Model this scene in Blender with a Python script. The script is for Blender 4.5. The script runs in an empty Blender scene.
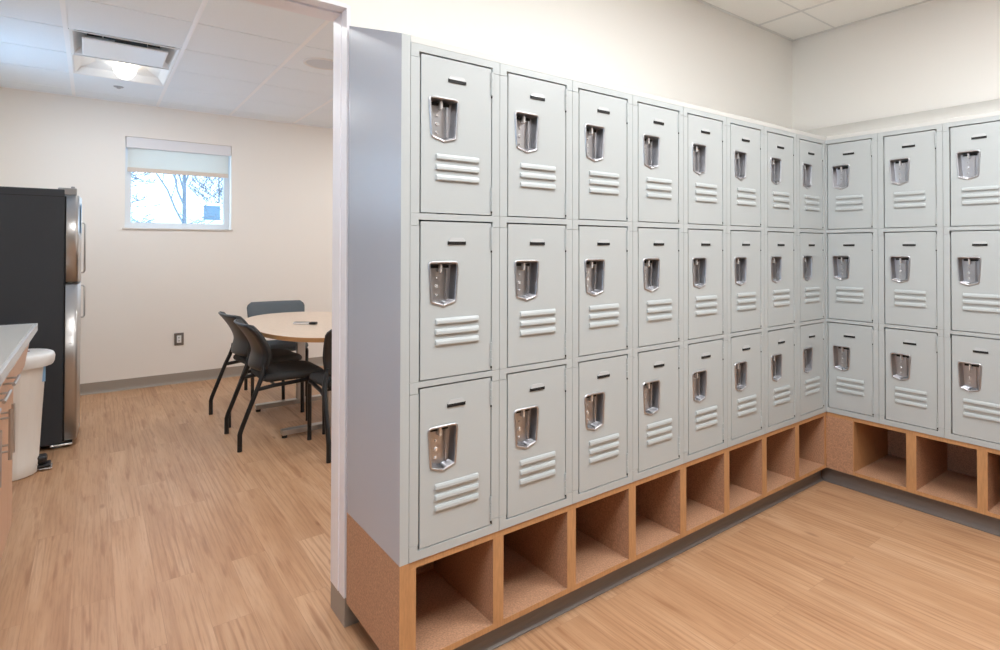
import bpy, bmesh, math, random
from math import sin, cos, pi, radians
from mathutils import Vector, Matrix

scn = bpy.context.scene
C = scn.collection
random.seed(7)

# ------------------------------------------------------------------ helpers
def lin(c):
    return tuple(((v/255)/12.92 if v/255 <= .04045 else ((v/255+.055)/1.055)**2.4) for v in c)

class MB:
    """collects shapes (with material slots) and links them as ONE mesh object"""
    def __init__(s): s.v = []; s.f = []; s.m = []; s.sm = []
    def add(s, verts, faces, mi=0, smooth=False):
        o = len(s.v); s.v += [tuple(v) for v in verts]
        for f in faces: s.f.append([i+o for i in f]); s.m.append(mi); s.sm.append(smooth)
        return s
    def box(s, x0, x1, y0, y1, z0, z1, mi=0):
        v = [(x, y, z) for x in (x0, x1) for y in (y0, y1) for z in (z0, z1)]
        return s.add(v, [(0,1,3,2),(4,6,7,5),(0,4,5,1),(2,3,7,6),(0,2,6,4),(1,5,7,3)], mi)
    def bbox(s, x0, x1, y0, y1, z0, z1, b=.003, mi=0, seg=2):
        """box with rounded edges"""
        bm = bmesh.new(); r = bmesh.ops.create_cube(bm, size=1)
        for v in bm.verts:
            v.co = Vector(((x0+x1)/2+v.co.x*(x1-x0), (y0+y1)/2+v.co.y*(y1-y0), (z0+z1)/2+v.co.z*(z1-z0)))
        b = min(b, .45*min(x1-x0, y1-y0, z1-z0))
        bmesh.ops.bevel(bm, geom=bm.edges[:], offset=b, segments=seg, affect='EDGES', profile=.5)
        return s.take(bm, mi)
    def take(s, bm, mi=0, smooth=False):
        bm.verts.ensure_lookup_table()
        for i, v in enumerate(bm.verts): v.index = i
        s.add([v.co.copy() for v in bm.verts], [[v.index for v in f.verts] for f in bm.faces], mi, smooth)
        bm.free(); return s
    def prism(s, poly, axis, a, b, mi=0):
        """polygon (list of 2-tuples) extruded along axis from a to b. axis x: (y,z); y: (x,z); z: (x,y)"""
        def P(q, t):
            return {'x': (t, q[0], q[1]), 'y': (q[0], t, q[1]), 'z': (q[0], q[1], t)}[axis]
        n = len(poly)
        v = [P(q, a) for q in poly]+[P(q, b) for q in poly]
        f = [tuple(range(n))[::-1], tuple(range(n, 2*n))]+[(i, (i+1) % n, n+(i+1) % n, n+i) for i in range(n)]
        return s.add(v, f, mi)
    def tube(s, pts, r, n=10, mi=0, caps=True, smooth=True):
        pts = [Vector(p) for p in pts]; rs = r if isinstance(r, (list, tuple)) else [r]*len(pts)
        rings = []; up = None
        for i, p in enumerate(pts):
            if i == 0: t = pts[1]-p
            elif i == len(pts)-1: t = p-pts[i-1]
            else: t = (pts[i+1]-p).normalized()+(p-pts[i-1]).normalized()
            t.normalize()
            if up is None: up = Vector((0, 0, 1)) if abs(t.z) < .9 else Vector((0, 1, 0))
            a = t.cross(up)
            if a.length < 1e-4: a = t.cross(Vector((1, 0, 0)))
            a.normalize(); b = a.cross(t).normalized(); up = b
            rings.append([p+(a*cos(2*pi*k/n)+b*sin(2*pi*k/n))*rs[i] for k in range(n)])
        v = [q for r_ in rings for q in r_]
        f = [(i*n+k, i*n+(k+1) % n, (i+1)*n+(k+1) % n, (i+1)*n+k) for i in range(len(pts)-1) for k in range(n)]
        s.add(v, f, mi, smooth)
        if caps: s.add(v, [tuple(range(n))[::-1], tuple(range((len(pts)-1)*n, len(pts)*n))], mi)
        return s
    def loops(s, loops, mi=0, cap0=False, cap1=False, smooth=False):
        n = len(loops[0]); v = [q for l in loops for q in l]
        f = [(i*n+k, i*n+(k+1) % n, (i+1)*n+(k+1) % n, (i+1)*n+k) for i in range(len(loops)-1) for k in range(n)]
        s.add(v, f, mi, smooth)
        if cap0: s.add(loops[0], [tuple(range(n))[::-1]], mi)
        if cap1: s.add(loops[-1], [tuple(range(n))], mi)
        return s
    def disc(s, c, r0, r1, h, axis='z', n=24, mi=0, smooth=True):
        """short cone/cylinder from centre c along axis"""
        def P(a, r, t):
            u, w = cos(a)*r, sin(a)*r
            return {'z': (c[0]+u, c[1]+w, c[2]+t), 'y': (c[0]+u, c[1]+t, c[2]+w), 'x': (c[0]+t, c[1]+u, c[2]+w)}[axis]
        A = [P(2*pi*k/n, r0, 0) for k in range(n)]; B = [P(2*pi*k/n, r1, h) for k in range(n)]
        return s.loops([A, B], mi, True, True)
    def build(s, name, mats, parent=None, loc=None, fix=True):
        me = bpy.data.meshes.new(name)
        me.from_pydata(s.v, [], s.f)
        for m in (mats if isinstance(mats, (list, tuple)) else [mats]): me.materials.append(m)
        for p, mi, sm in zip(me.polygons, s.m, s.sm): p.material_index = mi; p.use_smooth = sm
        if fix:
            bm = bmesh.new(); bm.from_mesh(me); bmesh.ops.recalc_face_normals(bm, faces=bm.faces[:]); bm.to_mesh(me); bm.free()
        me.update()
        o = bpy.data.objects.new(name, me); C.objects.link(o)
        if parent: o.parent = parent
        if loc: o.location = loc
        return o

def thing(name, label, cat, loc=(0, 0, 0), rz=0, group=None):
    o = bpy.data.objects.new(name, None); C.objects.link(o); o.empty_display_size = .1
    o.location = loc; o.rotation_euler = (0, 0, rz)
    return tag(o, label, cat, group)
def tag(o, label, cat, group=None):
    o['label'] = label; o['category'] = cat
    if group: o['group'] = group
    return o
def struct(o): o['kind'] = 'structure'; return o
def dup(root, loc, rz, label, group=None):
    r = root.copy(); C.objects.link(r); r.location = loc; r.rotation_euler = (0, 0, rz)
    r['label'] = label
    if group: r['group'] = group
    for ch in list(root.children):
        c = ch.copy(); C.objects.link(c); c.parent = r
        for g in list(ch.children):
            d = g.copy(); C.objects.link(d); d.parent = c
    return r
def round_poly(pts, r, seg=4):
    out = []; n = len(pts)
    rs = r if isinstance(r, (list, tuple)) else [r]*n
    for i in range(n):
        p = Vector(pts[i]); a = Vector(pts[i-1])-p; b = Vector(pts[(i+1) % n])-p
        ang = a.angle(b); d = min(rs[i]/math.tan(ang/2), .45*a.length, .45*b.length)
        a.normalize(); b.normalize()
        p0 = p+a*d; p1 = p+b*d
        for k in range(seg+1):
            t = k/seg; out.append(tuple(p0*(1-t)**2+p*2*t*(1-t)+p1*t*t))
    return out
def inset(poly, d):
    n = len(poly); out = []
    area = sum(poly[i][0]*poly[(i+1) % n][1]-poly[(i+1) % n][0]*poly[i][1] for i in range(n))
    sg = 1 if area > 0 else -1
    for i in range(n):
        p = Vector(poly[i]); e = Vector(poly[(i+1) % n])-Vector(poly[i-1]); e.normalize()
        nrm = Vector((-e.y, e.x))*sg
        out.append(tuple(p+nrm*d))
    return out

# ------------------------------------------------------------------ materials
def new_mat(name):
    m = bpy.data.materials.new(name); m.use_nodes = True
    nt = m.node_tree; b = nt.nodes['Principled BSDF']
    return m, nt, b
def N(nt, t, **k):
    n = nt.nodes.new(t)
    for a, v in k.items():
        if a in n.inputs.keys(): n.inputs[a].default_value = v
        else: setattr(n, a, v)
    return n
def mat(name, rgb, rough=.5, metal=0., spec=.5, noise=0., nscale=60., bump=0., bscale=300., coat=0., stretch=(1, 1, 1)):
    m, nt, b = new_mat(name)
    c = lin(rgb)
    b.inputs['Base Color'].default_value = (*c, 1); b.inputs['Roughness'].default_value = rough
    b.inputs['Metallic'].default_value = metal; b.inputs['Specular IOR Level'].default_value = spec
    if coat: b.inputs['Coat Weight'].default_value = coat
    tc = N(nt, 'ShaderNodeTexCoord'); mp = N(nt, 'ShaderNodeMapping'); mp.inputs['Scale'].default_value = stretch
    nt.links.new(tc.outputs['Object'], mp.inputs['Vector'])
    if noise:
        n = N(nt, 'ShaderNodeTexNoise', Scale=nscale, Detail=4., Roughness=.6)
        nt.links.new(mp.outputs[0], n.inputs['Vector'])
        r = N(nt, 'ShaderNodeValToRGB')
        r.color_ramp.elements[0].position = .3; r.color_ramp.elements[1].position = .7
        r.color_ramp.elements[0].color = (*[v*(1-noise) for v in c], 1); r.color_ramp.elements[1].color = (*[min(1, v*(1+noise)) for v in c], 1)
        nt.links.new(n.outputs['Fac'], r.inputs[0]); nt.links.new(r.outputs[0], b.inputs['Base Color'])
    if bump:
        n2 = N(nt, 'ShaderNodeTexNoise', Scale=bscale, Detail=2.)
        nt.links.new(mp.outputs[0], n2.inputs['Vector'])
        bp = N(nt, 'ShaderNodeBump', Strength=bump, Distance=.002)
        nt.links.new(n2.outputs['Fac'], bp.inputs['Height']); nt.links.new(bp.outputs[0], b.inputs['Normal'])
    return m
def emis(name, rgb, s):
    m, nt, b = new_mat(name)
    b.inputs['Base Color'].default_value = (*lin(rgb), 1)
    b.inputs['Emission Color'].default_value = (*lin(rgb), 1); b.inputs['Emission Strength'].default_value = s
    return m

M = {}
M['wall'] = mat('warm_white_paint', (243, 241, 236), .75, spec=.3, bump=.06, bscale=250)
M['wallt'] = mat('unseen_wall_dark', (160, 156, 150), .75, spec=.3, bump=.06, bscale=250)  # unseen walls, darkened to cut bounce onto doors and cubbies
M['wallb'] = mat('cream_paint', (242, 236, 228), .75, spec=.3, bump=.06, bscale=250)
M['tile'] = mat('ceiling_tile', (246, 245, 241), .9, spec=.2, noise=.03, nscale=220, bump=.15, bscale=400)
M['tilec'] = mat('daylight_tinted_tile', (240, 246, 250), .9, spec=.2, noise=.03, nscale=220, bump=.15, bscale=400)  # cool window light put into the break room tile colour
M['spk'] = mat('speaker_grille', (212, 216, 220), .6)
M['tee'] = mat('ceiling_grid_paint', (222, 222, 220), .5)
M['tee2'] = mat('ceiling_grid_white', (248, 249, 250), .4)
M['locker'] = mat('grey_enamel', (181, 187, 188), .33, spec=.5, noise=.015, nscale=500, bump=.05, bscale=450)
M['lpanel'] = mat('grey_enamel_daylight_tint', (176, 182, 193), .27, spec=.6, bump=.03, bscale=350)  # blue of the window reflection mixed into the enamel colour
M['hood'] = mat('pale_grey_enamel', (203, 204, 201), .4, bump=.03)
M['chrome'] = mat('drawn_steel', (192, 192, 195), .34, metal=1.)
M['bright'] = mat('bright_steel', (235, 235, 235), .2, metal=.6)
M['plate'] = mat('aluminium_plate', (190, 193, 194), .35, metal=.1)
M['black'] = mat('black_gap', (14, 14, 15), .6)
M['wood'] = mat('speckled_laminate', (181, 139, 110), .5, spec=.35, noise=.3, nscale=170, bump=.03)
M['woodedge'] = mat('maple_edge_band', (188, 141, 97), .45, spec=.35, noise=.12, nscale=60, stretch=(3, 3, .35))
M['vinyl'] = mat('taupe_rubber_base', (158, 148, 137), .45, bump=.02)
M['toe'] = mat('grey_rubber_toe', (124, 116, 111), .4, bump=.02)
M['trim'] = mat('white_trim_enamel', (240, 239, 244), .35, bump=.02)
M['winframe'] = mat('white_aluminium', (225, 228, 230), .35)
M['cassette'] = mat('blind_cassette', (232, 230, 232), .45)
M['hem'] = mat('beige_hem', (222, 208, 194), .6)
M['sill'] = mat('stone_sill', (214, 206, 196), .4)
M['fridgebody'] = mat('charcoal_enamel', (47, 51, 57), .5, bump=.12, bscale=500)
M['steel'] = mat('brushed_steel', (190, 188, 186), .3, metal=1., noise=.04, nscale=40, stretch=(40, 40, .4))
M['grey_plastic'] = mat('grey_plastic', (150, 150, 150), .4)
M['blue'] = mat('blue_sticker', (140, 184, 222), .5)
M['white'] = mat('white_plastic', (232, 231, 229), .35)
M['canbody'] = mat('white_bin_plastic', (228, 222, 214), .38)
M['lamin'] = mat('pink_maple_laminate', (208, 168, 140), .4, noise=.06, nscale=20, stretch=(8, 8, .6))
M['counter'] = mat('grey_countertop', (176, 176, 174), .35, noise=.05, nscale=180)
M['cedge'] = mat('countertop_edge', (205, 208, 212), .25)
M['blackmetal'] = mat('black_tube', (22, 22, 24), .35)
M['blackpl'] = mat('black_plastic', (36, 37, 40), .38, bump=.03)
M['fabric'] = mat('charcoal_fabric', (66, 66, 66), .8, spec=.25, noise=.15, nscale=400, bump=.25, bscale=600)
M['fabricg'] = mat('grey_fabric', (92, 99, 104), .75, spec=.3, noise=.1, nscale=400, bump=.2, bscale=600)
M['tabletop'] = mat('light_oak_laminate', (216, 194, 174), .35, noise=.06, nscale=14, stretch=(9, .8, 1))
M['tableedge'] = mat('tan_edge_band', (178, 134, 88), .4)
M['red'] = mat('dark_red_mark', (120, 30, 35), .4)
M['outlet'] = mat('brushed_outlet_plate', (122, 114, 106), .4, metal=.3)
M['bark'] = mat('grey_bark', (122, 128, 134), .9, noise=.15, nscale=8)
M['snow'] = mat('snow', (240, 243, 247), .8)
M['shedwall'] = mat('blue_grey_siding', (110, 130, 142), .8)
M['pedal'] = mat('black_rubber', (28, 28, 30), .5)
M['sensor'] = mat('pale_grey_metal', (170, 172, 175), .4)
M['dark'] = mat('dark_duct', (60, 66, 70), .7)
M['reflector'] = mat('white_reflector', (240, 240, 238), .3)
M['lamp'] = emis('lamp_diffuser', (255, 250, 240), 3.)
M['lens'] = emis('troffer_lens', (255, 250, 242), 3.)

# blind fabric: lets some daylight through
m, nt, b = new_mat('blind_fabric')
b.inputs['Base Color'].default_value = (*lin((232, 230, 226)), 1); b.inputs['Roughness'].default_value = .9
tr = N(nt, 'ShaderNodeBsdfTranslucent'); tr.inputs['Color'].default_value = (*lin((238, 236, 226)), 1)
mx = N(nt, 'ShaderNodeMixShader'); mx.inputs[0].default_value = .45
wv = N(nt, 'ShaderNodeTexNoise', Scale=500.); bp = N(nt, 'ShaderNodeBump', Strength=.1, Distance=.001)
nt.links.new(wv.outputs['Fac'], bp.inputs['Height']); nt.links.new(bp.outputs[0], b.inputs['Normal'])
nt.links.new(b.outputs[0], mx.inputs[1]); nt.links.new(tr.outputs[0], mx.inputs[2])
nt.links.new(mx.outputs[0], nt.nodes['Material Output'].inputs[0]); M['blind'] = m
# window glass: cool tinted, clear
m, nt, b = new_mat('tinted_glass')
tr = N(nt, 'ShaderNodeBsdfTransparent'); tr.inputs['Color'].default_value = (.74, .88, 1, 1)
gl = N(nt, 'ShaderNodeBsdfGlossy'); gl.inputs['Roughness'].default_value = .02
mx = N(nt, 'ShaderNodeMixShader'); mx.inputs[0].default_value = .05
nt.links.new(tr.outputs[0], mx.inputs[1]); nt.links.new(gl.outputs[0], mx.inputs[2])
nt.links.new(mx.outputs[0], nt.nodes['Material Output'].inputs[0]); M['glass'] = m

# oak plank floor (planks run along Y)
m, nt, b = new_mat('oak_planks')
L = nt.links.new
tc = N(nt, 'ShaderNodeTexCoord'); sp = N(nt, 'ShaderNodeSeparateXYZ'); L(tc.outputs['Object'], sp.inputs[0])
cb = N(nt, 'ShaderNodeCombineXYZ'); L(sp.outputs['Y'], cb.inputs['X']); L(sp.outputs['X'], cb.inputs['Y'])
br = N(nt, 'ShaderNodeTexBrick'); br.offset = .37; br.offset_frequency = 2; br.squash = 1
br.inputs['Scale'].default_value = 1.; br.inputs['Brick Width'].default_value = 1.22; br.inputs['Row Height'].default_value = .128
br.inputs['Mortar Size'].default_value = .0009; br.inputs['Mortar Smooth'].default_value = .3; br.inputs['Bias'].default_value = 0
br.inputs['Color1'].default_value = (0, 0, 0, 1); br.inputs['Color2'].default_value = (1, 1, 1, 1); br.inputs['Mortar'].default_value = (.5, .5, .5, 1)
L(cb.outputs[0], br.inputs['Vector'])
# plank offset so that grain differs on each plank
sc = N(nt, 'ShaderNodeVectorMath', operation='SCALE'); L(br.outputs['Color'], sc.inputs[0]); sc.inputs['Scale'].default_value = 7.
ad = N(nt, 'ShaderNodeVectorMath', operation='ADD'); L(tc.outputs['Object'], ad.inputs[0]); L(sc.outputs[0], ad.inputs[1])
def stretched(sx, sy):
    q = N(nt, 'ShaderNodeMapping'); q.inputs['Scale'].default_value = (sx, sy, 1); L(ad.outputs[0], q.inputs['Vector']); return q.outputs[0]
def ramp(src, stops):
    q = N(nt, 'ShaderNodeValToRGB'); e = q.color_ramp.elements
    e[0].position, e[0].color = stops[0][0], (*stops[0][1], 1); e[1].position, e[1].color = stops[-1][0], (*stops[-1][1], 1)
    for p_, c_ in stops[1:-1]:
        z = e.new(p_); z.color = (*c_, 1)
    L(src, q.inputs[0]); return q.outputs[0]
def mixc(kind, fac, a, bb):
    n = N(nt, 'ShaderNodeMix', data_type='RGBA', blend_type=kind)
    if isinstance(fac, float): n.inputs[0].default_value = fac
    else: L(fac, n.inputs[0])
    for sock, val in ((n.inputs[6], a), (n.inputs[7], bb)):
        if isinstance(val, tuple): sock.default_value = val
        else: L(val, sock)
    return n.outputs[2]
def mul(a, bb):
    n = N(nt, 'ShaderNodeMath', operation='MULTIPLY')
    L(a, n.inputs[0])
    if isinstance(bb, float): n.inputs[1].default_value = bb
    else: L(bb, n.inputs[1])
    return n.outputs[0]
W1, W0 = (1, 1, 1), (0, 0, 0)
g1 = N(nt, 'ShaderNodeTexNoise', Scale=9., Detail=4., Roughness=.55, Distortion=.6); L(stretched(1, .1), g1.inputs['Vector'])
base = ramp(g1.outputs['Fac'], [(.3, lin((180, 137, 102))), (.5, lin((195, 153, 117))), (.7, lin((206, 167, 133)))])
pr = ramp(br.outputs['Color'], [(0, (.92, .90, .88)), (1, W1)])
c1 = mixc('MULTIPLY', 1., base, pr)
# cathedral grain: distorted bands, only where a broad mask allows them
wv = N(nt, 'ShaderNodeTexWave', wave_type='BANDS', bands_direction='X', wave_profile='SIN', Scale=13., Distortion=7.)
wv.inputs['Detail'].default_value = 2.5; wv.inputs['Detail Scale'].default_value = 1.1; wv.inputs['Detail Roughness'].default_value = .55
L(stretched(1, .06), wv.inputs['Vector'])
lines = ramp(wv.outputs['Fac'], [(.0, W1), (.10, (.75, .75, .75)), (.34, W0), (1, W0)])
mk = N(nt, 'ShaderNodeTexNoise', Scale=3.2, Detail=1.); L(stretched(1, .35), mk.inputs['Vector'])
mask = ramp(mk.outputs['Fac'], [(.42, (.12, .12, .12)), (.62, W1)])
c2 = mixc('MIX', mul(mul(lines, mask), .40), c1, (*lin((150, 104, 72)), 1))
# fine pores
g2 = N(nt, 'ShaderNodeTexNoise', Scale=170., Detail=2., Roughness=.6); L(stretched(1, .035), g2.inputs['Vector'])
c2 = mixc('MULTIPLY', .7, c2, ramp(g2.outputs['Fac'], [(.34, (.82, .78, .74)), (.52, W1)]))
# sparse dark streaks
g3 = N(nt, 'ShaderNodeTexNoise', Scale=34., Detail=3., Roughness=.5); L(stretched(1, .075), g3.inputs['Vector'])
c2 = mixc('MIX', mul(ramp(g3.outputs['Fac'], [(.585, W0), (.70, W1)]), .6), c2, (*lin((150, 102, 68)), 1))
# small knots
kn = N(nt, 'ShaderNodeTexVoronoi', Scale=5.2); L(stretched(1, .34), kn.inputs['Vector'])
c3 = mixc('MIX', mul(ramp(kn.outputs['Distance'], [(.02, W1), (.085, W0)]), .75), c2, (*lin((128, 82, 54)), 1))
c4 = mixc('MIX', mul(br.outputs['Fac'], .3), c3, (*lin((120, 80, 55)), 1))
L(c4, b.inputs['Base Color']); b.inputs['Roughness'].default_value = .42; b.inputs['Specular IOR Level'].default_value = .45
bp = N(nt, 'ShaderNodeBump', Strength=.08, Distance=.002); L(g2.outputs['Fac'], bp.inputs['Height']); L(bp.outputs[0], b.inputs['Normal'])
M['floor'] = m

# ------------------------------------------------------------------ the setting
WB = .475          # wall face behind the lockers (both walls)
BY = 5.26          # window wall face
BX = -4.03         # left wall of the break room
XE = -2.466        # outer face of the locker end panel / wall end
T = .15
CL, CB = 2.72, 2.67
struct(MB().box(-5.5, 1.6, -4.7, 5.6, -.1, 0).build('floor', M['floor']))
struct(MB().box(XE+.012, WB+T, WB, WB+T, 0, 2.85).build('wall_back', M['wall']))
struct(MB().box(WB, WB+T, -4.7, WB, 0, 2.85).build('wall_right', M['wall']))
struct(MB().box(-5.35, WB+T, -4.7, -4.55, 0, 2.85).build('wall_front', M['wallt']))
HY0 = -1.3; HY1 = HY0+.857
struct(MB().box(-5.5, -5.35, -4.7, HY0, 0, 2.85).box(-5.5, -5.35, HY1, WB+T, 0, 2.85).box(-5.5, -5.35, HY0, HY1, 0, 1.505).box(-5.5, -5.35, HY0, HY1, 2.36, 2.85).build('wall_left', M['wallt']))
struct(MB().box(-5.35, -3.9, WB, WB+T, 0, 2.85).build('wall_back_left', M['wall']))
struct(MB().box(-3.9, XE+.012, WB, WB+T, 2.176, 2.85).build('wall_header', M['wall']))
# break room walls with window openings
WX0, WX1, WZ0, WZ1 = -2.92, -2.063, 1.505, 2.36
wt = .22
m_ = MB()
m_.box(BX-.2, WX0, BY, BY+wt, 0, 2.85).box(WX1, 1.6, BY, BY+wt, 0, 2.85).box(WX0, WX1, BY, BY+wt, 0, WZ0).box(WX0, WX1, BY, BY+wt, WZ1, 2.85)
struct(m_.build('wall_window', M['wallb']))
LY0 = 3.35; LY1 = LY0+.857
m_ = MB()
m_.box(BX-wt, BX, WB+T, LY0, 0, 2.85).box(BX-wt, BX, LY1, BY, 0, 2.85).box(BX-wt, BX, LY0, LY1, 0, WZ0).box(BX-wt, BX, LY0, LY1, WZ1, 2.85)
struct(m_.build('wall_break_left', M['wallb']))
struct(MB().box(1.4, 1.6, WB+T, BY, 0, 2.85).build('wall_break_right', M['wallb']))

# suspended ceilings: tiles sit 8 mm above the face of the tees
def ceiling(name, x0, x1, y0, y1, z, gx, gy, tw, skip=(), tee='tee'):
    m_ = MB()
    xs = [x0]+sorted(g for g in gx if x0 < g < x1)+[x1]; ys = [y0]+sorted(g for g in gy if y0 < g < y1)+[y1]
    for i in range(len(xs)-1):
        for j in range(len(ys)-1):
            cx, cy = (xs[i]+xs[i+1])/2, (ys[j]+ys[j+1])/2
            if any(abs(cx-a) < .2 and abs(cy-b_) < .2 for a, b_ in skip): continue
            gy_ = .006 if tee == 'tee2' else .004
            a0, a1, b0, b1 = xs[i]+.004, xs[i+1]-.004, ys[j]+gy_, ys[j+1]-gy_
            m_.box(a0, a1, b0, b1, z+.002, z+.022)
    for g in xs[1:-1]: m_.box(g-tw/2, g+tw/2, y0, y1, z-.001, z+.03, 1)
    for g in ys[1:-1]: m_.box(x0, x1, g-tw/2*.6, g+tw/2*.6, z+(.012 if tee == 'tee2' else 0), z+.03, 1)
    m_.box(x0, x1, y0, y0+.02, z-.001, z+.004, 1).box(x0, x1, y1-.02, y1, z-.001, z+.004, 1).box(x0, x0+.02, y0, y1, z-.001, z+.004, 1).box(x1-.02, x1, y0, y1, z-.001, z+.004, 1)
    m_.box(x0, x1, y0, y1, z+.3, z+.32)
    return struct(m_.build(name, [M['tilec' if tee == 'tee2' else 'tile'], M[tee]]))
GX = [-3.885+.6*k for k in range(9)]; GY = [3.15+.605*k for k in range(-4, 4)]
DIFF = ((GX[1]+GX[2])/2, 3.15+.3025); LITE = ((GX[1]+GX[2])/2, 3.755+.3025)
LITES_B = [LITE, ((GX[5]+GX[6])/2, LITE[1]), ((GX[1]+GX[2])/2, GY[1]+.3025), ((GX[4]+GX[5])/2, GY[1]+.3025)]
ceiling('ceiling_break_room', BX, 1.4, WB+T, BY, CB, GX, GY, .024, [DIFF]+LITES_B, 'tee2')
LGX = [.05-.61*k for k in range(9)]; LGY = [.172-.61*k for k in range(9)]
def tc_(i, j): return (LGX[i]-.305, LGY[j]-.305)
LITES_L = [tc_(1, 2), tc_(4, 2), tc_(2, 1), tc_(5, 1), tc_(3, 5)]
ceiling('ceiling', -5.35, WB, -4.55, WB, CL, LGX, LGY, .018, LITES_L)

# base boards
def cove(name, pts):
    """rubber cove base along a polyline of (x,y); the room is on the left of the direction of travel"""
    prof = [(0, .1), (.004, .1), (.005, .03), (.009, .012), (.018, .003), (.018, 0), (0, 0)]
    P = [Vector(p) for p in pts]; loops = []
    for i, p in enumerate(P):
        ds = []
        if i > 0: ds.append((p-P[i-1]).normalized())
        if i < len(P)-1: ds.append((P[i+1]-p).normalized())
        ns = [Vector((-d.y, d.x)) for d in ds]
        n = ns[0] if len(ns) == 1 else (ns[0]+ns[1])/(1+ns[0].dot(ns[1]))
        loops.append([(p.x+n.x*a, p.y+n.y*a, h) for a, h in prof])
    return struct(MB().loops(loops, 0, True, True).build(name, M['vinyl']))
cove('baseboard_window', [(1.4, BY), (BX, BY)])
cove('baseboard_break_left', [(BX, BY), (BX, WB+T)])
cove('baseboard_wall_end', [(XE+.5, WB-.004), (XE+.0, WB-.004), (XE+.0, WB+T-.002), (XE+.4, WB+T-.002)][::-1])
cove('baseboard_right', [(WB, -.9), (WB, -4.55)][::-1])

# painted steel frame around the opening: two steps with a groove between
m_ = MB()
m_.prism([(XE-.0015, WB-.001), (XE-.0015, .527), (XE+.0115, .527), (XE+.0115, WB-.001)], 'z', .1, 2.176)
m_.prism([(XE-.003, .534), (XE-.003, WB+T-.008), (XE+.0115, WB+T-.008), (XE+.0115, .534)], 'z', .1, 2.170)
m_.box(XE+.001, XE+.0115, .526, .535, .105, 2.170)
struct(m_.build('trim_1', M['trim']))
m_ = MB()
m_.box(-3.9, XE-.0015, WB-.001, .527, 2.165, 2.18).box(-3.9, XE-.003, .534, WB+T-.002, 2.160, 2.18).box(-3.9, XE-.004, .526, .535, 2.17, 2.18)
struct(m_.build('trim_2', M['trim']))

# windows
def window(idx, place, blind_label, trees=True):
    """built around local x along the wall, y outward, z up; place maps local->world (loc, rz)"""
    loc, rz = place
    w = WX1-WX0
    root = bpy.data.objects.new('window_%d' % idx, None); C.objects.link(root); root.location = loc; root.rotation_euler = (0, 0, rz); struct(root)
    fr = MB(); y0, y1 = .11, .17
    fr.box(0, .042, y0, y1, WZ0, WZ1).box(w-.042, w, y0, y1, WZ0, WZ1).box(.042, w-.042, y0, y1, WZ0, WZ0+.055).box(.042, w-.042, y0, y1, WZ1-.05, WZ1)
    # inner stop bead
    fr.box(.042, .05, y0+.012, y1, WZ0+.055, WZ1-.05).box(w-.05, w-.042, y0+.012, y1, WZ0+.055, WZ1-.05)
    struct(fr.build('window_frame', M['winframe'], root))
    struct(MB().box(.046, w-.046, .14, .146, WZ0+.05, WZ1-.045).build('pane', M['glass'], root))
    struct(MB().bbox(-.018, w+.016, -.014, .11, WZ0-.016, WZ0-.0005, .004).build('sill', M['sill'], root))
    return root
window(1, ((WX0, BY, 0), 0), '')
window(2, ((BX, LY0, 0), pi/2), '')  # unseen window, added for cool side light in the break room
window(3, ((-5.35, HY0, 0), pi/2), '')  # unseen window, added to light end panel and frame from the left
rb = thing('roller_blind', 'pale roller blind pulled a third of the way down in the break room window', 'blind', (WX0, BY, 0))
w = WX1-WX0
MB().bbox(.004, w-.004, .004, .085, 2.258, 2.358, .004).build('cassette', M['cassette'], rb)
MB().box(.018, w-.022, .040, .0415, 2.06, 2.262).build('blind_fabric', M['blind'], rb)
MB().bbox(.016, w-.020, .034, .048, 2.034, 2.076, .005).build('hem_bar', M['hem'], rb)

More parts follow.
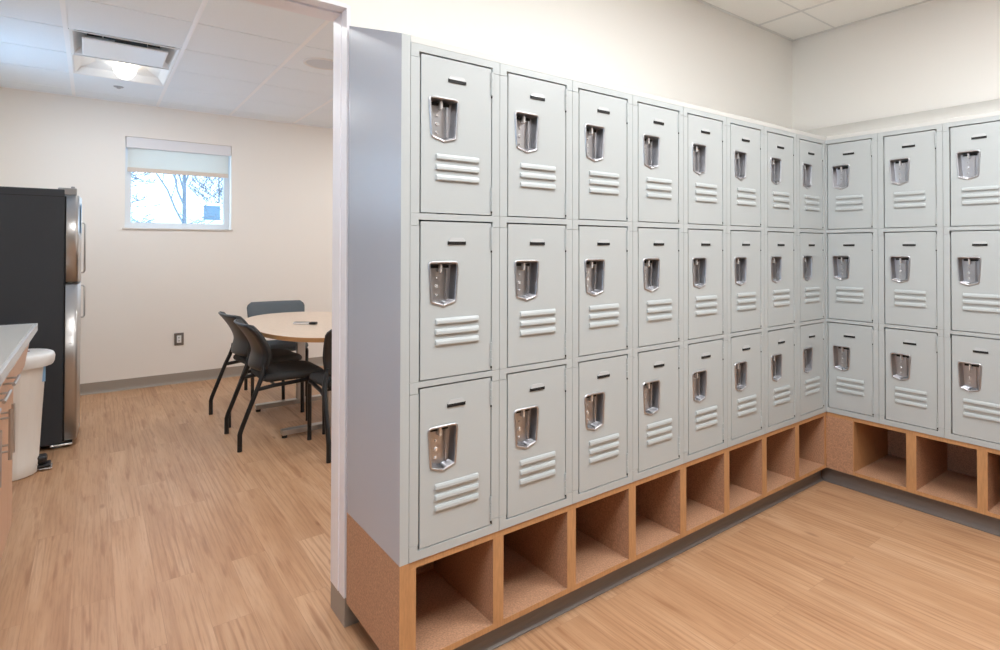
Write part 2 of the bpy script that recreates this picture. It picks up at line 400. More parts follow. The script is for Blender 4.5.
# ------------------------------------------------------------------ lockers
W = .3048; D = .452
DOORS = [(.436, .9065), (.929, 1.4015), (1.4255, 1.899)]
def make_locker(label):
    t = thing('locker_unit', label, 'locker')
    ww = W-.0008
    b_ = MB()
    b_.box(.0004, .0016, .018, D, .407, 1.923).box(ww-.0016+.0004, ww+.0004, .018, D, .407, 1.923).box(.0016, ww-.0012, D-.0015, D, .407, 1.923)
    for z in (.407, .916, 1.412, 1.921): b_.box(.0016, ww-.0012, .02, D-.0015, z, z+.002)
    b_.build('carcass', M['locker'], t)
    f = MB(); g = .0006
    st = .0285
    rails = [(.4068, .4335), (.9095, .9262), (1.4042, 1.4228), (1.9018, 1.9235)]
    lug = .017
    for i, (z0, z1) in enumerate(rails):
        f.box(.0008, W-.0008, 0, .018, z0, z1)
        # corner lugs that run onto the stiles (joint lines seen beside the doors)
        if i > 0:
            f.box(.0008, st-.002, 0, .018, z0-lug, z0); f.box(W-st+.002, W-.0008, 0, .018, z0-lug, z0)
        else:
            f.box(.0008, st-.002, 0, .018, z1, z1+lug); f.box(W-st+.002, W-.0008, 0, .018, z1, z1+lug)
    for i in range(3):
        z0 = rails[i][1]+(lug+.0012 if i == 0 else .0008); z1 = rails[i+1][0]-lug-.0012
        f.box(.0008, st, .0004, .018, z0, z1); f.box(W-st, W-.0008, .0004, .018, z0, z1)
    f.build('face_frame', M['locker'], t)
    # pull outline (front view x, z down from the top of the pull)
    out = round_poly([(.0555, 0), (.0640, -.126), (.089, -.1335), (.107, -.1395), (.125, -.1335), (.1500, -.126), (.1585, 0)], [.015, .013, .012, .006, .012, .013, .015], 4)
    for (z0, z1) in DOORS:
        x0, x1 = .0285+.0052, W-.0285-.0034; z1 -= .0020; z0 += .0008
        o2 = [(x, z1-.1185+z) for x, z in out]
        # door sheet with a cut-out under the pull
        bm = bmesh.new()
        hole = inset(o2, .004)
        A = [bm.verts.new((x, .0015, z)) for x, z in ((x0, z0), (x1, z0), (x1, z1), (x0, z1))]
        B = [bm.verts.new((x, .0015, z)) for x, z in hole]
        ed = [bm.edges.new((A[i], A[(i+1) % 4])) for i in range(4)]+[bm.edges.new((B[i], B[(i+1) % len(B)])) for i in range(len(B))]
        bmesh.ops.triangle_fill(bm, use_beauty=True, use_dissolve=False, edges=ed)
        d = MB().take(bm)
        # returned edges of the door
        d.box(x0, x1, .0016, .016, z0, z0+.0015).box(x0, x1, .0016, .016, z1-.0015, z1).box(x0, x0+.0015, .0016, .016, z0, z1).box(x1-.0015, x1, .0016, .016, z0, z1)
        # three pressed louvers
        for k in range(3):
            zt = z1-.2915-.0315*k
            pr_ = [(.002, zt), (-.0022, zt-.0012), (-.0050, zt-.0070), (-.0056, zt-.0145), (-.0046, zt-.0172), (.002, zt-.0172)]
            lp = []
            for xx, q in ((.080, .2), (.0815, .75), (.084, 1), (.2245, 1), (.227, .75), (.2285, .2)):
                lp.append([(xx, (y if y > 0 else y*q), zt-.0086+(z-zt+.0086)*(.8+.2*q)) for y, z in pr_])
            d.loops(lp, 0, True, True)
        do = d.build('door', M['locker'], t)
        # recessed pull
        p = MB(); fy = lambda poly, y: [(x, y, z) for x, z in poly]
        i1 = inset(o2, .0075)
        zf = z1-.1185-.129   # flat floor of the cup
        cup = [(x, max(z, zf)) for x, z in i1]
        bk = [(x, max(z, zf+.004)) for x, z in inset(o2, .0125)]
        p.loops([fy(o2, .0013), fy(inset(o2, .0012), -.0024), fy(inset(o2, .0035), -.0032), fy(inset(o2, .0058), -.0024), fy(cup, -.0008), fy([(x, z) for x, z in cup], .004), fy(bk, .030)], 0, False, False, True)
        p.add(fy(bk, .030), [tuple(range(len(bk)))], 0)
        zt = z1-.1185
        # hasp, holes and ribs inside
        p.bbox(.100, .108, .010, .0298, zt-.036, zt-.010, .002, 1)
        p.box(.078, .136, .024, .0297, zt-.022, zt-.013, 2)
        for dz, r_ in ((.052, .0036), (.078, .0062), (.104, .0042)):
            p.disc((.097, .0297, zt-dz), r_, r_*.85, -.003, 'y', 14, 1)
        p.bbox(.124, .129, .018, .0299, zt-.118, zt-.024, .0018, 0)
        p.disc((.107, -.0008, zt-.1345), .0026, .002, -.003, 'y', 10, 1)
        p.build('recessed_pull', [M['chrome'], M['bright'], M['black']], do)
        # number plate: pale lip over a dark slot
        n_ = MB(); zc = z1-.0655
        n_.prism([(.1205, zc-.0035), (.1815, zc-.0035), (.1815, zc+.0068), (.1205, zc+.0068)], 'y', .0013, -.0014, 1)
        lip = [(.1225, zc+.0062), (.1795, zc+.0062), (.1765, zc+.013), (.171, zc+.0185), (.131, zc+.0185), (.1255, zc+.013)]
        n_.loops([[(x, .0013, z) for x, z in lip], [(x, -.0018 if z < zc+.01 else -.0008, z) for x, z in lip]], 0, False, True)
        for x in (.1245, .1775): n_.disc((x, -.0013, zc+.003), .0026, .0018, -.0015, 'y', 8, 1)
        n_.build('number_plate', [M['plate'], M['black']], do)
        for za, zb in ((z1-.087, z1-.010), (z0+.012, z0+.089)):
            h = MB(); q = (zb-za)/3
            for k in range(3): h.tube([(x1+.0012, -.0006, za+q*k+.001), (x1+.0012, -.0006, za+q*(k+1)-.001)], .0040, 8)
            h.box(x1-.0045, x1-.0015, .0002, .0014, za+.002, zb-.002); h.box(x1-.001, x1+.0032, -.0008, .004, za-.007, za-.0005, 1)
            h.build('hinge', [M['locker'], M['black']], do)
    return t
ORD = ['first', 'second', 'third', 'fourth', 'fifth', 'sixth', 'seventh', 'eighth']
X0 = -8*W
gl = 'three-high locker units of the long bank'; gr = 'three-high locker units of the short bank'
def lab_left(k):
    if k == 0: return 'grey three-high steel locker unit nearest the break room opening, beside the bluish end panel'
    if k == 7: return 'grey three-high steel locker unit of the long bank tucked into the inside corner'
    return 'grey three-high steel locker unit, %s from the break room opening in the long bank' % ORD[k]
proto = make_locker(lab_left(0)); proto.location = (X0, 0, 0); proto['group'] = gl
for k in range(1, 8): dup(proto, (X0+k*W, 0, 0), 0, lab_left(k), gl)
S1 = -.2837
rl = ['grey three-high locker unit of the right-hand bank, nearest the inside corner',
      'grey three-high steel locker unit second from the corner in the right-hand bank',
      'grey three-high steel locker unit third from the corner in right-hand bank']
for k in range(3): dup(proto, (0, S1+W-k*W, 0), -pi/2, rl[k], gr)
YR = S1-2*W       # free end of the right bank

# finished end panel and sloping tops
ep = MB().prism([(.0012, .4068), (.453, .4068), (.453, 2.096), (.0012, 1.9429)], 'x', XE, X0-.0008).box(XE, X0-.0008, 0, .0012, .4068, 1.9425, 1).build('locker_end_panel', [M['lpanel'], M['locker']])
tag(ep, 'tall bluish grey steel panel closing the doorway end of the long locker bank', 'panel')
def hoodprof(sx=1): return [(.0, 1.9242), (.0, 1.9425), (.453, 2.096), (.453, 1.9242)]
tag(MB().prism(hoodprof(), 'x', X0, -.0006).build('sloped_locker_top', M['hood']), 'long sloping pale grey metal top over the eight-unit locker bank', 'locker top')
tag(MB().prism(hoodprof(), 'y', YR, -.0006).build('sloped_locker_top', M['hood']), 'short sloping pale grey metal top over the right-hand locker bank', 'locker top')
cz = [(0, 0), (.453, 0), (.453, .453), (0, .453)]
v = [(x, y, 1.9242) for x, y in cz]+[(0, 0, 1.9425), (.453, 0, 2.096), (.453, .453, 2.096), (0, .453, 2.096)]
tag(MB().add(v, [(0,3,2,1),(4,5,6),(4,6,7),(0,1,5,4),(1,2,6,5),(2,3,7,6),(3,0,4,7)]).build('corner_locker_top', M['hood']), 'mitred pale grey corner piece where the two sloping locker tops meet', 'locker top')

# ------------------------------------------------------------------ cubby bases
def base_unit(label, loc, rz, x0, x1, openings, end_left, end_right, dl=.44):
    """local x along the front, y into the wall. openings: list of (xa, xb)"""
    t = thing('shoe_cubby_base', label, 'cubby shelf', loc, rz)
    zt0, zt1, zs0, zs1 = .385, .4055, .0945, .1125
    f = .004
    def panel(name, xa, xb, za, zb, ya=f, yb=dl):
        # laminate panel with a maple edge band on the front
        MB().box(xa, xb, ya+.0012, yb, za, zb).box(xa, xb, ya, ya+.0012, za, zb, 1).build(name, [M['wood'], M['woodedge']], t)
    e0 = openings[0][0]; e1 = openings[-1][1]
    panel('top_panel', x0, x1, zt0, zt1)
    panel('bottom_shelf', e0, e1, zs0, zs1)
    for (a, b_), (c, d_) in zip(openings[:-1], openings[1:]): panel('divider', b_+.0002, c-.0002, zs0, zt0-.0003, f-.0005)
    MB().box(e0, e1, dl-.012, dl-.001, zs1+.0003, zt0-.0003).build('back_panel', M['wood'], t)
    if end_left: 
        MB().box(end_left[0], end_left[1], .0012, dl+.012, .0945, .4065).box(end_left[0], end_left[1], 0, .0012, .0945, .4065, 1).build('end_panel', [M['wood'], M['woodedge']], t)
    if e0-x0 > .1: MB().box(x0, e0-.006, f-.0005, dl, zs0, zt0-.0003).box(e0-.006, e0-.0002, f-.0006, dl, zs0, zt0-.0003, 1).build('filler_panel', [M['wood'], M['woodedge']], t)
    else: panel('side_panel', x0, e0-.0002, zs0, zt0-.0003, f-.0005)
    panel('side_panel', e1+.0002, x1, zs0, zt0-.0003, f-.0005)
    return t
ops = [(X0+.024, X0+W-.0195)]+[(X0+k*W+.0195, X0+(k+1)*W-.0195) for k in range(1, 7)]+[(X0+7*W+.0195, -.018)]
b1 = base_unit('long speckled wood base with eight open shoe cubbies under the eight-unit locker bank', (0, 0, 0), 0, X0, .003, ops, (XE, X0-.0004), None)
rt = [(.150, .414), (.461, .721), (.763, -YR-.02)]
b2 = base_unit('short speckled wood cubby base with blank corner panel under the right-hand lockers', (0, 0, 0), -pi/2, -.003, -YR, rt, None, None)
# blank corner panel of the right base gets a seam of its own
kp = [(.056, .0942), (.0595, .0942), (.076, .0), (.043, 0), (.043, .004), (.050, .010), (.054, .020), (.056, .034)]
MB().prism(kp, 'x', X0+.002, .0425).build('toe_kick', M['toe'], b1)
MB().prism(kp, 'x', -.0565, -YR).build('toe_kick', M['toe'], b2)

# ------------------------------------------------------------------ break room: fridge
fx0, fx1, fy0, fy1 = -3.96, -3.29, 3.52, 4.24
fr = thing('refrigerator', 'tall top-freezer refrigerator with charcoal sides and stainless steel doors', 'refrigerator', ((fx0+fx1)/2, (fy0+fy1)/2, 0))
ox, oy = fr.location.x, fr.location.y
def FB(): return MB()
def R(x0, x1, y0, y1): return (x0-ox, x1-ox, y0-oy, y1-oy)
MB().bbox(*R(fx0, fx1, fy0, fy1), .03, 1.705, .006).box(*R(fx0, fx1-.002, fy0-.001, fy1+.001), 1.655, 1.659, 1).build('body', [M['fridgebody'], M['black']], fr)
for nm, z0, z1 in (('upper_door', 1.092, 1.668), ('lower_door', .05, 1.075)):
    # door slab, front edge softly rounded
    pl = round_poly([(fx1+.008-ox, fy0-oy), (fx1+.070-ox, fy0-oy), (fx1+.082-ox, (fy0+fy1)/2-oy), (fx1+.070-ox, fy1-oy), (fx1+.008-ox, fy1-oy)], [.003, .02, .2, .02, .003], 5)
    d = MB().prism(pl, 'z', z0, z1).build(nm, M['steel'], fr)
    for p_ in d.data.polygons: p_.use_smooth = len(p_.vertices) == 4
    hz = (z0+.04, z1-.16) if nm == 'upper_door' else (z1-.28, z1-.04)
    hx = fx1+.098-ox; hy = fy1-.055-oy
    MB().tube([(fx1+.07-ox, hy, hz[0]), (hx-.008, hy, hz[0]), (hx, hy, hz[0]+.012), (hx, hy, hz[1]-.012), (hx-.008, hy, hz[1]), (fx1+.07-ox, hy, hz[1])], .006, 8).build('handle', M['steel'], d)
    if nm == 'upper_door':
        MB().box(fx1+.0795-ox, fx1+.0812-ox, fy0+.12-oy, fy0+.28-oy, 1.42, 1.62).box(fx1+.0805-ox, fx1+.0818-ox, fy0+.15-oy, fy0+.25-oy, 1.46, 1.56, 1).build('sticker', [M['blue'], M['white']], d)
MB().box(*R(fx1-.001, fx1+.008, fy0+.01, fy1-.01), .06, 1.66).build('door_gasket', M['black'], fr)
MB().bbox(*R(fx1-.035, fx1+.06, fy0+.004, fy0+.06), 1.669, 1.716, .006).bbox(*R(fx1+.03, fx1+.05, fy0+.02, fy0+.04), 1.71, 1.728, .004).build('hinge_cover', M['grey_plastic'], fr)
MB().bbox(*R(fx1-.02, fx1+.05, fy0+.01, fy1-.01), .012, .045, .004).build('kick_grille', M['black'], fr)
for yy in (fy0+.05, fy1-.05):
    MB().disc((fx1-.03-ox, yy-oy, 0), .022, .018, .032).build('foot', M['grey_plastic'], fr)
    MB().disc((fx0+.06-ox, yy-oy, 0), .022, .018, .032).build('foot', M['grey_plastic'], fr)
MB().bbox(*R(fx1-.06, fx1+.05, fy0-.004, fy0+.006), .018, .028, .002).build('kick_strip', M['bright'], fr)

# ------------------------------------------------------------------ counter and cabinets
KX = -3.40
ct = thing('kitchen_countertop', 'grey laminate kitchen countertop running along the left wall', 'countertop', (-3.7, 1.7, .875))
MB().box(BX+.005+3.7, KX+.018+3.7, .70-1.7, 2.66-1.7, .0, .038).build('slab', M['counter'], ct)
MB().box(KX+.018+3.7, KX+.030+3.7, .70-1.7, 2.672-1.7, .0, .0385).box(BX+.005+3.7, KX+.018+3.7, 2.66-1.7, 2.672-1.7, 0, .0385).build('edge_band', M['cedge'], ct)
bc = thing('base_cabinet', 'pinkish maple kitchen base cabinet with steel bar pulls', 'cabinet', (-3.7, 1.3, 0))
def Bx(x0, x1, y0, y1, z0, z1): return (x0+3.7, x1+3.7, y0-1.3, y1-1.3, z0, z1)
MB().box(*Bx(BX+.006, KX-.02, .72, 1.828, .15, .874)).build('carcass', M['lamin'], bc)
MB().box(*Bx(BX+.006, KX-.075, .72, 1.82, 0, .15)).build('toe_kick', M['toe'], bc)
# apron with a sloping end that carries the counter beyond the cabinet
ap = [(1.829-1.3, .735), (2.36-1.3, .735), (2.64-1.3, .815), (2.64-1.3, .874), (1.829-1.3, .874)]
MB().prism(ap, 'x', KX-.02+3.7, KX+3.7).build('apron', M['lamin'], bc)
MB().prism(ap, 'x', BX+.006+3.7, BX+.03+3.7).build('wall_bracket', M['lamin'], bc)
def pull(parent, y, z, vertical):
    L_ = .09; p = MB(); x = KX+.033+3.7; y -= 1.3
    if vertical:
        p.tube([(x, y, z-L_), (x, y, z+L_)], .0055, 10)
        for s in (-1, 1): p.tube([(KX+3.7, y, z+s*.06), (x, y, z+s*.06)], .004, 8)
    else:
        p.tube([(x, y-L_-.01, z), (x, y+L_+.01, z)], .0055, 10)
        for s in (-1, 1): p.tube([(KX+3.7, y+s*.064, z), (x, y+s*.064, z)], .004, 8)
    p.build('bar_pull', M['steel'], parent)
for y0, y1, py, vy in ((.725, 1.025, .87, .98), (1.028, 1.342, 1.185, 1.297), (1.346, 1.66, 1.503, 1.392)):
    d = MB().bbox(*Bx(KX-.0195, KX, y0, y1, .739, .871), .0015).build('drawer', M['lamin'], bc); pull(d, py, .81, False)
    d = MB().bbox(*Bx(KX-.0195, KX, y0, y1, .152, .735), .0015).build('door', M['lamin'], bc); pull(d, vy, .652, True)
MB().bbox(*Bx(KX-.0195, KX, 1.663, 1.828, .152, .871), .0015).build('filler_panel', M['lamin'], bc)

# ------------------------------------------------------------------ step-on bin (front faces +x)
tb = thing('trash_can', 'white plastic step-on trash can between the counter and the refrigerator', 'trash can', (-3.56, 3.12, 0))
def dshape(hw, front, back, n=10):
    """D-shaped plan: flat back at -back, rounded front at +front"""
    pts = [(-back, -hw), (front-hw*.75, -hw)]
    for k in range(1, n): 
        a = -pi/2+pi*k/n; pts.append((front-hw*.75+cos(a)*hw*.75, sin(a)*hw))
    pts += [(front-hw*.75, hw), (-back, hw)]
    return round_poly(pts, [.03]+[.02]*(len(pts)-2)+[.03], 2)
lp = []
for z, s in ((0.004, .86), (.012, .875), (.07, .885), (.074, .872), (.35, .93), (.64, 1.0)):
    lp.append([(x*s, y*s, z) for x, y in dshape(.185, .205, .25)])
MB().loops(lp, 0, True, True, True).build('body', M['canbody'], tb)
lp = []
for z, s in ((.628, 1.06), (.645, 1.09), (.675, 1.1), (.692, 1.08), (.70, 1.02), (.7025, .6)):
    lp.append([(x*s+.012, y*s, z) for x, y in dshape(.185, .213, .25)])
ld = MB().loops(lp, 0, True, True, True)
ld.disc((.085, .02, .7025), .015, .014, .004, 'z', 14, 1).disc((.118, .035, .7015), .015, .014, .004, 'z', 14, 1)
ld.build('lid', [M['white'], M['red']], tb)
pd = MB().bbox(.15, .232, -.05, .05, .016, .036, .008).bbox(.15, .215, -.045, .045, .040, .085, .014).bbox(.18, .238, -.048, .048, .008, .0145, .002, 1)
pd.build('pedal', [M['pedal'], M['bright']], tb)
MB().bbox(.190, .2055, -.060, -.050, .53, .63, .001).build('label_strip', M['blue'], tb)

# ------------------------------------------------------------------ table
TX, TY = -1.80, 3.28
tt = thing('meeting_table', 'oval light oak meeting table on two T-shaped steel legs', 'table', (TX, TY, 0))
def oval(a, b_, n=64, e_=2.35):
    out = []
    for k in range(n):
        t = 2*pi*k/n; c_, s_ = cos(t), sin(t)
        out.append((a*math.copysign(abs(c_)**(2/e_), c_), b_*math.copysign(abs(s_)**(2/e_), s_)))
    return out
o1 = oval(.455, .925); o0 = oval(.452, .922)
tp = MB()
tp.add([(x, y, .728) for x, y in o0], [tuple(range(64))], 0)
tp.loops([[(x, y, .728) for x, y in o0], [(x, y, .7265) for x, y in o1], [(x, y, .700) for x, y in o1], [(x, y, .698) for x, y in o0]], 1)
tp.add([(x, y, .698) for x, y in o0], [tuple(range(64))[::-1]], 0)
tp.build('table_top', [M['tabletop'], M['tableedge']], tt)
for yy in (-.46, .38):
    MB().bbox(-.335, .335, yy-.03, yy+.03, .022, .058, .004).tube([(-.315, yy, .0), (-.315, yy, .024)], .018, 10, 1).tube([(.315, yy, 0), (.315, yy, .024)], .018, 10, 1).build('foot', [M['steel'], M['pedal']], tt)
    MB().bbox(-.032, .032, yy-.022, yy+.022, .0585, .668, .004).build('leg', M['steel'], tt)
    MB().bbox(-.24, .24, yy-.025, yy+.025, .6685, .6975, .004).build('support_bar', M['blackmetal'], tt)
rc = thing('remote_control', 'small black and silver remote control lying on the oval table', 'remote control', (-1.885, 3.20, .7285), radians(-40))
MB().bbox(-.088, .035, -.02, .02, .0, .018, .006).build('body', M['bright'], rc)
MB().bbox(.0355, .088, -.021, .021, 0, .019, .006).build('battery_end', M['blackpl'], rc)
MB().bbox(-.08, .028, -.014, .014, .0165, .0192, .001).build('keypad', M['black'], rc)

# ------------------------------------------------------------------ chairs
def make_chair(label, fab):
    t = thing('stacking_chair', label, 'chair')
    # seat pad: rounded outline, slightly domed
    ol = round_poly([(.135, -.225), (.545, -.235), (.545, .235), (.135, .225)], [.07, .10, .10, .07], 6)
    lp = []
    for z, d_ in ((.415, .03), (.425, .006), (.440, 0), (.455, .004), (.465, .018), (.470, .06)):
        lp.append([(x, y, z-.02*max(0, (x-.45)/.1)**2*.6) for x, y in inset(ol, d_)])
    MB().loops(lp, 0, True, True, True).build('seat', fab, t)
    # backrest: curved shell (front fabric, rear plastic)
    def prof(z): # x of the back surface
        u = (z-.49)/.325
        return .112+.045*math.sin(min(1, u)*pi*.62)-.22*max(0, u-.32)**1.25
    def half(z):
        u = (z-.49)/.325
        e_ = 1-max(0, (abs(u-.5)-.36)/.14)**2*.16
        return (.222+.022*u)*e_
    nz, ny = 14, 12
    def sheet(off, shrink):
        P = []
        for i in range(nz+1):
            z = .49+.325*i/nz; zz = .6525+(z-.6525)*shrink
            for j in range(ny+1):
                s = -1+2*j/ny
                P.append((prof(zz)-.035*(abs(s)**2.2)*-1*.9+off-.0, s*half(zz)*shrink, zz))
        return P
    F = [(i*(ny+1)+j, i*(ny+1)+j+1, (i+1)*(ny+1)+j+1, (i+1)*(ny+1)+j) for i in range(nz) for j in range(ny)]
    rim = [j for j in range(ny+1)]+[i*(ny+1)+ny for i in range(1, nz+1)]+[nz*(ny+1)+j for j in range(ny-1, -1, -1)]+[i*(ny+1) for i in range(nz-1, 0, -1)]
    def slab(name, off0, off1, s0, s1, m__):
        A = sheet(off0, s0); B = sheet(off1, s1); k = len(A)
        f = [tuple(q[::-1]) for q in F]+[tuple(i+k for i in q) for q in F]
        f += [(rim[i], rim[(i+1) % len(rim)], rim[(i+1) % len(rim)]+k, rim[i]+k) for i in range(len(rim))]
        return MB().add(A+B, f, 0, True).build(name, m__, t)
    slab('back_shell', -.018, 0.0, .95, 1.0, M['blackpl'])
    slab('back_pad', .0005, .024, .995, .94, fab)
    for s in (-1, 1):
        MB().tube([(0, s*.24, 0), (0, s*.24, .11), (.008, s*.24, .14), (.10, s*.236, .39), (.128, s*.226, .46), (.142, s*.212, .52), (.142, s*.205, .55)], [.0145]*5+[.012, .010], 10).build('rear_leg', M['blackmetal'], t)
        MB().tube([(.53, s*.21, 0), (.525, s*.212, .38), (.51, s*.214, .402), (.47, s*.215, .408), (.20, s*.225, .395), (.105, s*.235, .385)], .0135, 10).build('front_leg', M['blackmetal'], t)
        for x_, w_ in ((0, .24), (.53, .21)):
            MB().disc((x_, s*w_, 0), .0145, .0138, .02, 'z', 12).build('foot_cap', M['pedal'], t)
    MB().tube([(.21, -.224, .398), (.21, .224, .398)], .009, 8).tube([(.44, -.215, .404), (.44, .215, .404)], .009, 8).build('crossbar', M['blackmetal'], t)
    return t
g = 'stacking chairs around the oval table'
ch = make_chair('nearer black armless chair on the left side of the oval table', M['fabric'])
ch['group'] = g; ch.location = (-2.408, 2.938, 0); ch.rotation_euler = (0, 0, 0)
dup(ch, (-2.395, 3.57, 0), radians(6), 'farther black armless chair on the left side of the oval table', g)
dup(ch, (-1.785, 2.132, 0), pi/2, 'black armless chair at the near end of the table, beside the white door frame', g)
chd = make_chair('chair at the far end of the oval table, its grey back facing the room', M['fabricg'])
chd['group'] = g; chd.location = (-1.81, 4.50, 0); chd.rotation_euler = (0, 0, -pi/2-radians(8))

# ------------------------------------------------------------------ wall and ceiling fittings
ot = thing('wall_outlet', 'metal-plated electrical outlet low on the window wall left of the table', 'outlet', (-2.495, BY-.001, .429))
MB().bbox(-.038, .038, -.007, 0, -.06, .06, .003).build('cover_plate', M['outlet'], ot)
MB().bbox(-.018, .018, -.010, -.0072, -.036, .036, .002).box(-.006, -.003, -.0105, -.0098, .008, .02, 1).box(.003, .006, -.0105, -.0098, .008, .02, 1).box(-.006, -.003, -.0105, -.0098, -.022, -.01, 1).box(.003, .006, -.0105, -.0098, -.022, -.01, 1).build('receptacle', [M['white'], M['black']], ot)

# square plaque diffuser
df = thing('ceiling_air_diffuser', 'square white air diffuser with a dark slot in the break room ceiling', 'vent', (DIFF[0], DIFF[1], CB))
def sq(h, z): return [(-h, -h, z), (h, -h, z), (h, h, z), (-h, h, z)]
MB().loops([sq(.292, .0), sq(.285, -.003), sq(.270, 0), sq(.215, .075), sq(.205, .12)], 0).build('cone', M['reflector'], df)
MB().loops([sq(.205, .12), sq(.2, .121)], 0, False, True).build('duct', M['dark'], df)
def rect(x0, x1, y0, y1, z): return [(x0, y0, z), (x1, y0, z), (x1, y1, z), (x0, y1, z)]
pq = MB().loops([rect(-.222, .222, -.196, .236, -.004), rect(-.226, .226, -.200, .240, -.012), rect(-.218, .218, -.192, .232, -.015)], 0, True, True)
for q in (-.12, .12): pq.box(q-.004, q+.004, -.004, .004, -.004, .12)
pq.build('plaque', M['reflector'], df)
MB().box(-.06, .11, -.17, -.12, -.0035, .06).build('damper', M['dark'], df)

def troffer(label, xy, z, shown):
    t = thing('ceiling_light', label, 'light', (xy[0], xy[1], z))
    MB().loops([sq(.292, .0), sq(.286, -.003), sq(.276, .0), sq(.24, .05), sq(.16, .085)], 0, False, True).build('reflector', M['reflector'], t)
    # lamp: rounded diffuser bulging out of the reflector
    lp = []; n = 24
    for k in range(7):
        a = k/6*pi/2
        lp.append([(.02+cos(2*pi*j/n)*.075*cos(a), .10+sin(2*pi*j/n)*.075*cos(a), .06-.095*sin(a)) for j in range(n)])
    MB().loops(lp[:-1], 0, False, True, True).build('lamp_diffuser', M['lamp'], t)
    return t
troffer('lit square ceiling light with a glowing round lamp in the break room', LITE, CB, True)
for i, xy in enumerate(LITES_B[1:]):  # unseen lights, added to brighten the break room
    troffer(['unseen added ceiling light above the right of the oval table', 'unseen added ceiling light above the counter', 'unseen added ceiling light just inside the break room'][i], xy, CB, False)
sr = thing('ceiling_sprinkler', 'small flush fitting in the ceiling tile beside the lit lamp', 'sprinkler', (-2.99, 4.62, CB+.002))
MB().disc((0, 0, -.006), .030, .036, .006).build('escutcheon', M['sensor'], sr)
MB().disc((0, 0, -.016), .012, .016, .010).build('cap', M['sensor'], sr)
spk = thing('ceiling_speaker', 'round white speaker grille in the break room ceiling near the door frame', 'speaker', (-1.86, 2.86, CB+.002))
n = 36
def ring(r, z): return [(cos(2*pi*k/n)*r, sin(2*pi*k/n)*r, z) for k in range(n)]
MB().loops([ring(.135, 0), ring(.133, -.008), ring(.122, -.010), ring(.116, -.005)], 0, False, False, True).build('rim', M['white'], spk)
MB().loops([ring(.116, -.005), ring(.06, -.008), ring(.004, -.009)], 0, False, True, True).build('grille', M['spk'], spk)

# locker room troffers (flat lenses, out of the picture, added to light the lockers)
for i, xy in enumerate(LITES_L):
    t = thing('ceiling_light', 'unseen flat panel light added over the locker room floor', 'light', (xy[0], xy[1], CL), 0, 'added locker room ceiling lights')
    MB().loops([sq(.30, 0), sq(.296, -.004), sq(.28, -.003), sq(.28, .006)], 0).build('frame', M['tee2'], t)
    MB().box(-.28, .28, -.28, .28, .004, .008).build('lens', M['lens'], t)

# ------------------------------------------------------------------ outside
def zh(y): return -.4+max(0, min(y, 150)-6)*(7.45+.4)/(150-6)
struct(MB().add([(-120, 5.7, -.4), (120, 5.7, -.4), (120, 150, zh(150)), (-120, 150, zh(150)), (-120, 260, zh(150)), (120, 260, zh(150))], [(0,1,2,3), (3,2,5,4)]).build('ground_outside', M['snow']))
def tree(label, x, y, h, r, seed, spread, lean=0, levels=4, up=.6, first=.3, nb=9, rmin=.006, bl=.42):
    rnd = random.Random(seed); m_ = MB()
    def branch(p, d, L_, r_, lev):
        n = 5; pts = [p]; q = p; dd = d.copy(); rs = [r_]
        for i in range(n):
            dd = (dd+Vector((rnd.uniform(-1, 1), rnd.uniform(-1, 1), rnd.uniform(-.5, .8)))*(.012 if lev == 0 else .22)).normalized()
            q = q+dd*L_/n; pts.append(q); rs.append(r_*(1-.62*(i+1)/n))
        m_.tube(pts, rs, 7 if lev == 0 else 5 if lev == 1 else 4, 0, lev == 0, True)
        if lev >= levels: return
        k = nb if lev == 0 else 5 if lev == 1 else 4
        for i in range(k):
            t = (first if lev == 0 else .25)+(1-(first if lev == 0 else .25))*(i+rnd.random()*.8)/k
            j = min(n-1, int(t*n)); pp = pts[j].lerp(pts[j+1], t*n-j)
            a = rnd.uniform(0, 2*pi)
            side = Vector((cos(a), sin(a)*.6, up+rnd.uniform(-.2, .3))).normalized()
            base = (pts[j+1]-pts[j]).normalized()
            nd = (side*spread+base*(.5 if lev else .25)).normalized()
            branch(pp, nd, L_*(bl if lev == 0 else .58)*rnd.uniform(.7, 1.15), max(rmin, rs[j]*.5), lev+1)
    branch(Vector((0, 0, 0)), Vector((lean, 0, 1)).normalized(), h, r, 0)
    o = m_.build('bare_tree', M['bark'], None, (x, y, zh(y)-.05), fix=False)
    return tag(o, label, 'tree')
tree('slim bare tree with a straight trunk in the middle of the window view', -1.375, 16, 6.2, .06, 3, .9, levels=4, first=.28, nb=14)
tree('dense bare tree behind the slim trunk at the right of the window view', 21.5, 172, 24, .22, 11, 1.1, levels=4, first=.03, nb=34, up=.5, rmin=.05, bl=.27)
tree('bare tree at the left of the window view reaching thin limbs inwards', -3.3, 10, 3.0, .05, 23, 1.3, levels=4, first=.35, nb=14, up=.15)
sh = thing('garden_shed', 'small blue grey shed with a white roof far off through the window', 'shed', (16.9, 149, zh(149)))
MB().box(-1.4, 1.4, -1.2, 1.2, 0, 3.0).build('walls', M['shedwall'], sh)
MB().prism([(-1.75, 3.0), (1.75, 3.0), (1.6, 3.6), (-1.6, 3.6)], 'y', -1.5, 1.5).build('roof', M['snow'], sh)

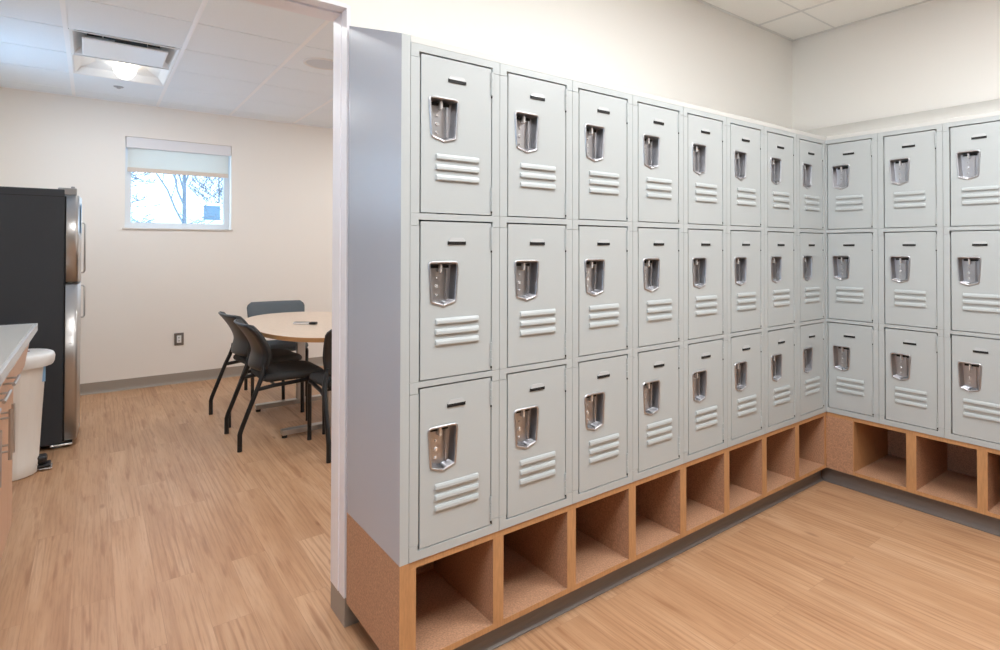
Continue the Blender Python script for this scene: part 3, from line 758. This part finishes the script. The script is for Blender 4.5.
# ------------------------------------------------------------------ light
wd = bpy.data.worlds.new('sky'); scn.world = wd; wd.use_nodes = True
nt = wd.node_tree; bg = nt.nodes['Background']
tcw = N(nt, 'ShaderNodeTexCoord'); spz = N(nt, 'ShaderNodeSeparateXYZ'); nt.links.new(tcw.outputs['Generated'], spz.inputs[0])
rw = N(nt, 'ShaderNodeValToRGB'); rw.color_ramp.elements[0].position = .45; rw.color_ramp.elements[1].position = .9
rw.color_ramp.elements[0].color = (.95, .97, 1, 1); rw.color_ramp.elements[1].color = (.62, .78, 1, 1)
nt.links.new(spz.outputs['Z'], rw.inputs[0]); nt.links.new(rw.outputs[0], bg.inputs['Color'])
bg.inputs['Strength'].default_value = 4.0
def area(name, loc, sx, sy, power, rgb, rot=(0, 0, 0), spread=pi):
    l = bpy.data.lights.new(name, 'AREA'); l.shape = 'RECTANGLE'; l.size = sx; l.size_y = sy; l.energy = power; l.color = rgb; l.spread = spread
    o = bpy.data.objects.new(name, l); C.objects.link(o); o.location = loc; o.rotation_euler = rot
    return o
WARM = (1, .955, .9)
for i, xy in enumerate(LITES_L): area('added_troffer_lamp', (xy[0], xy[1], CL-.006), .54, .54, (28, 28, 17, 16, 8)[i], (.95, .98, 1))  # lamps of the added troffers
for i, xy in enumerate(LITES_B):
    l = bpy.data.lights.new('lamp', 'AREA'); l.shape = 'DISK'; l.size = .3; l.energy = 14; l.color = (.955, .982, 1)
    o = bpy.data.objects.new('lamp_glow', l); C.objects.link(o); o.location = (xy[0], xy[1], CB-.035)
# fill lamps added behind the two unseen windows
area('window_fill', (BX-.25, (LY0+LY1)/2, 1.93), .8, .8, 12, (.66, .83, 1), (0, -pi/2, 0))

area('window_fill', (-5.65, (HY0+HY1)/2, 1.93), .8, .8, 13, (.74, .87, 1), (0, -pi/2, 0))

# ------------------------------------------------------------------ camera
cam = bpy.data.cameras.new('camera'); co = bpy.data.objects.new('camera', cam); C.objects.link(co)
yaw, pit, rol, f, cx, cy = .6981, .0117, .0005, 582.7, 581.62, 240.79
fw = Vector((sin(yaw)*cos(pit), cos(yaw)*cos(pit), sin(pit)))
r = Vector((cos(yaw), -sin(yaw), 0)); u = r.cross(fw)
r2 = r*cos(rol)+u*sin(rol); u2 = -r*sin(rol)+u*cos(rol)
mw = Matrix((r2, u2, -fw)).transposed().to_4x4(); mw.translation = (-3.1466, -1.6216, 1.3217)
co.matrix_world = mw
cam.sensor_fit = 'HORIZONTAL'; cam.sensor_width = 36; cam.lens = f/1000*36
cam.shift_x = (500-cx)/1000; cam.shift_y = (cy-325)/1000
cam.clip_start = .05; cam.clip_end = 500
scn.camera = co
vs = scn.view_settings
scn.display_settings.display_device = 'sRGB'
vs.view_transform = 'Standard'; vs.look = 'None'; vs.gamma = 1; vs.use_curve_mapping = False; vs.exposure = 0.0
scn.cycles.use_denoising = True
scn.cycles.max_bounces = 10; scn.cycles.diffuse_bounces = 6; scn.cycles.sample_clamp_indirect = 8
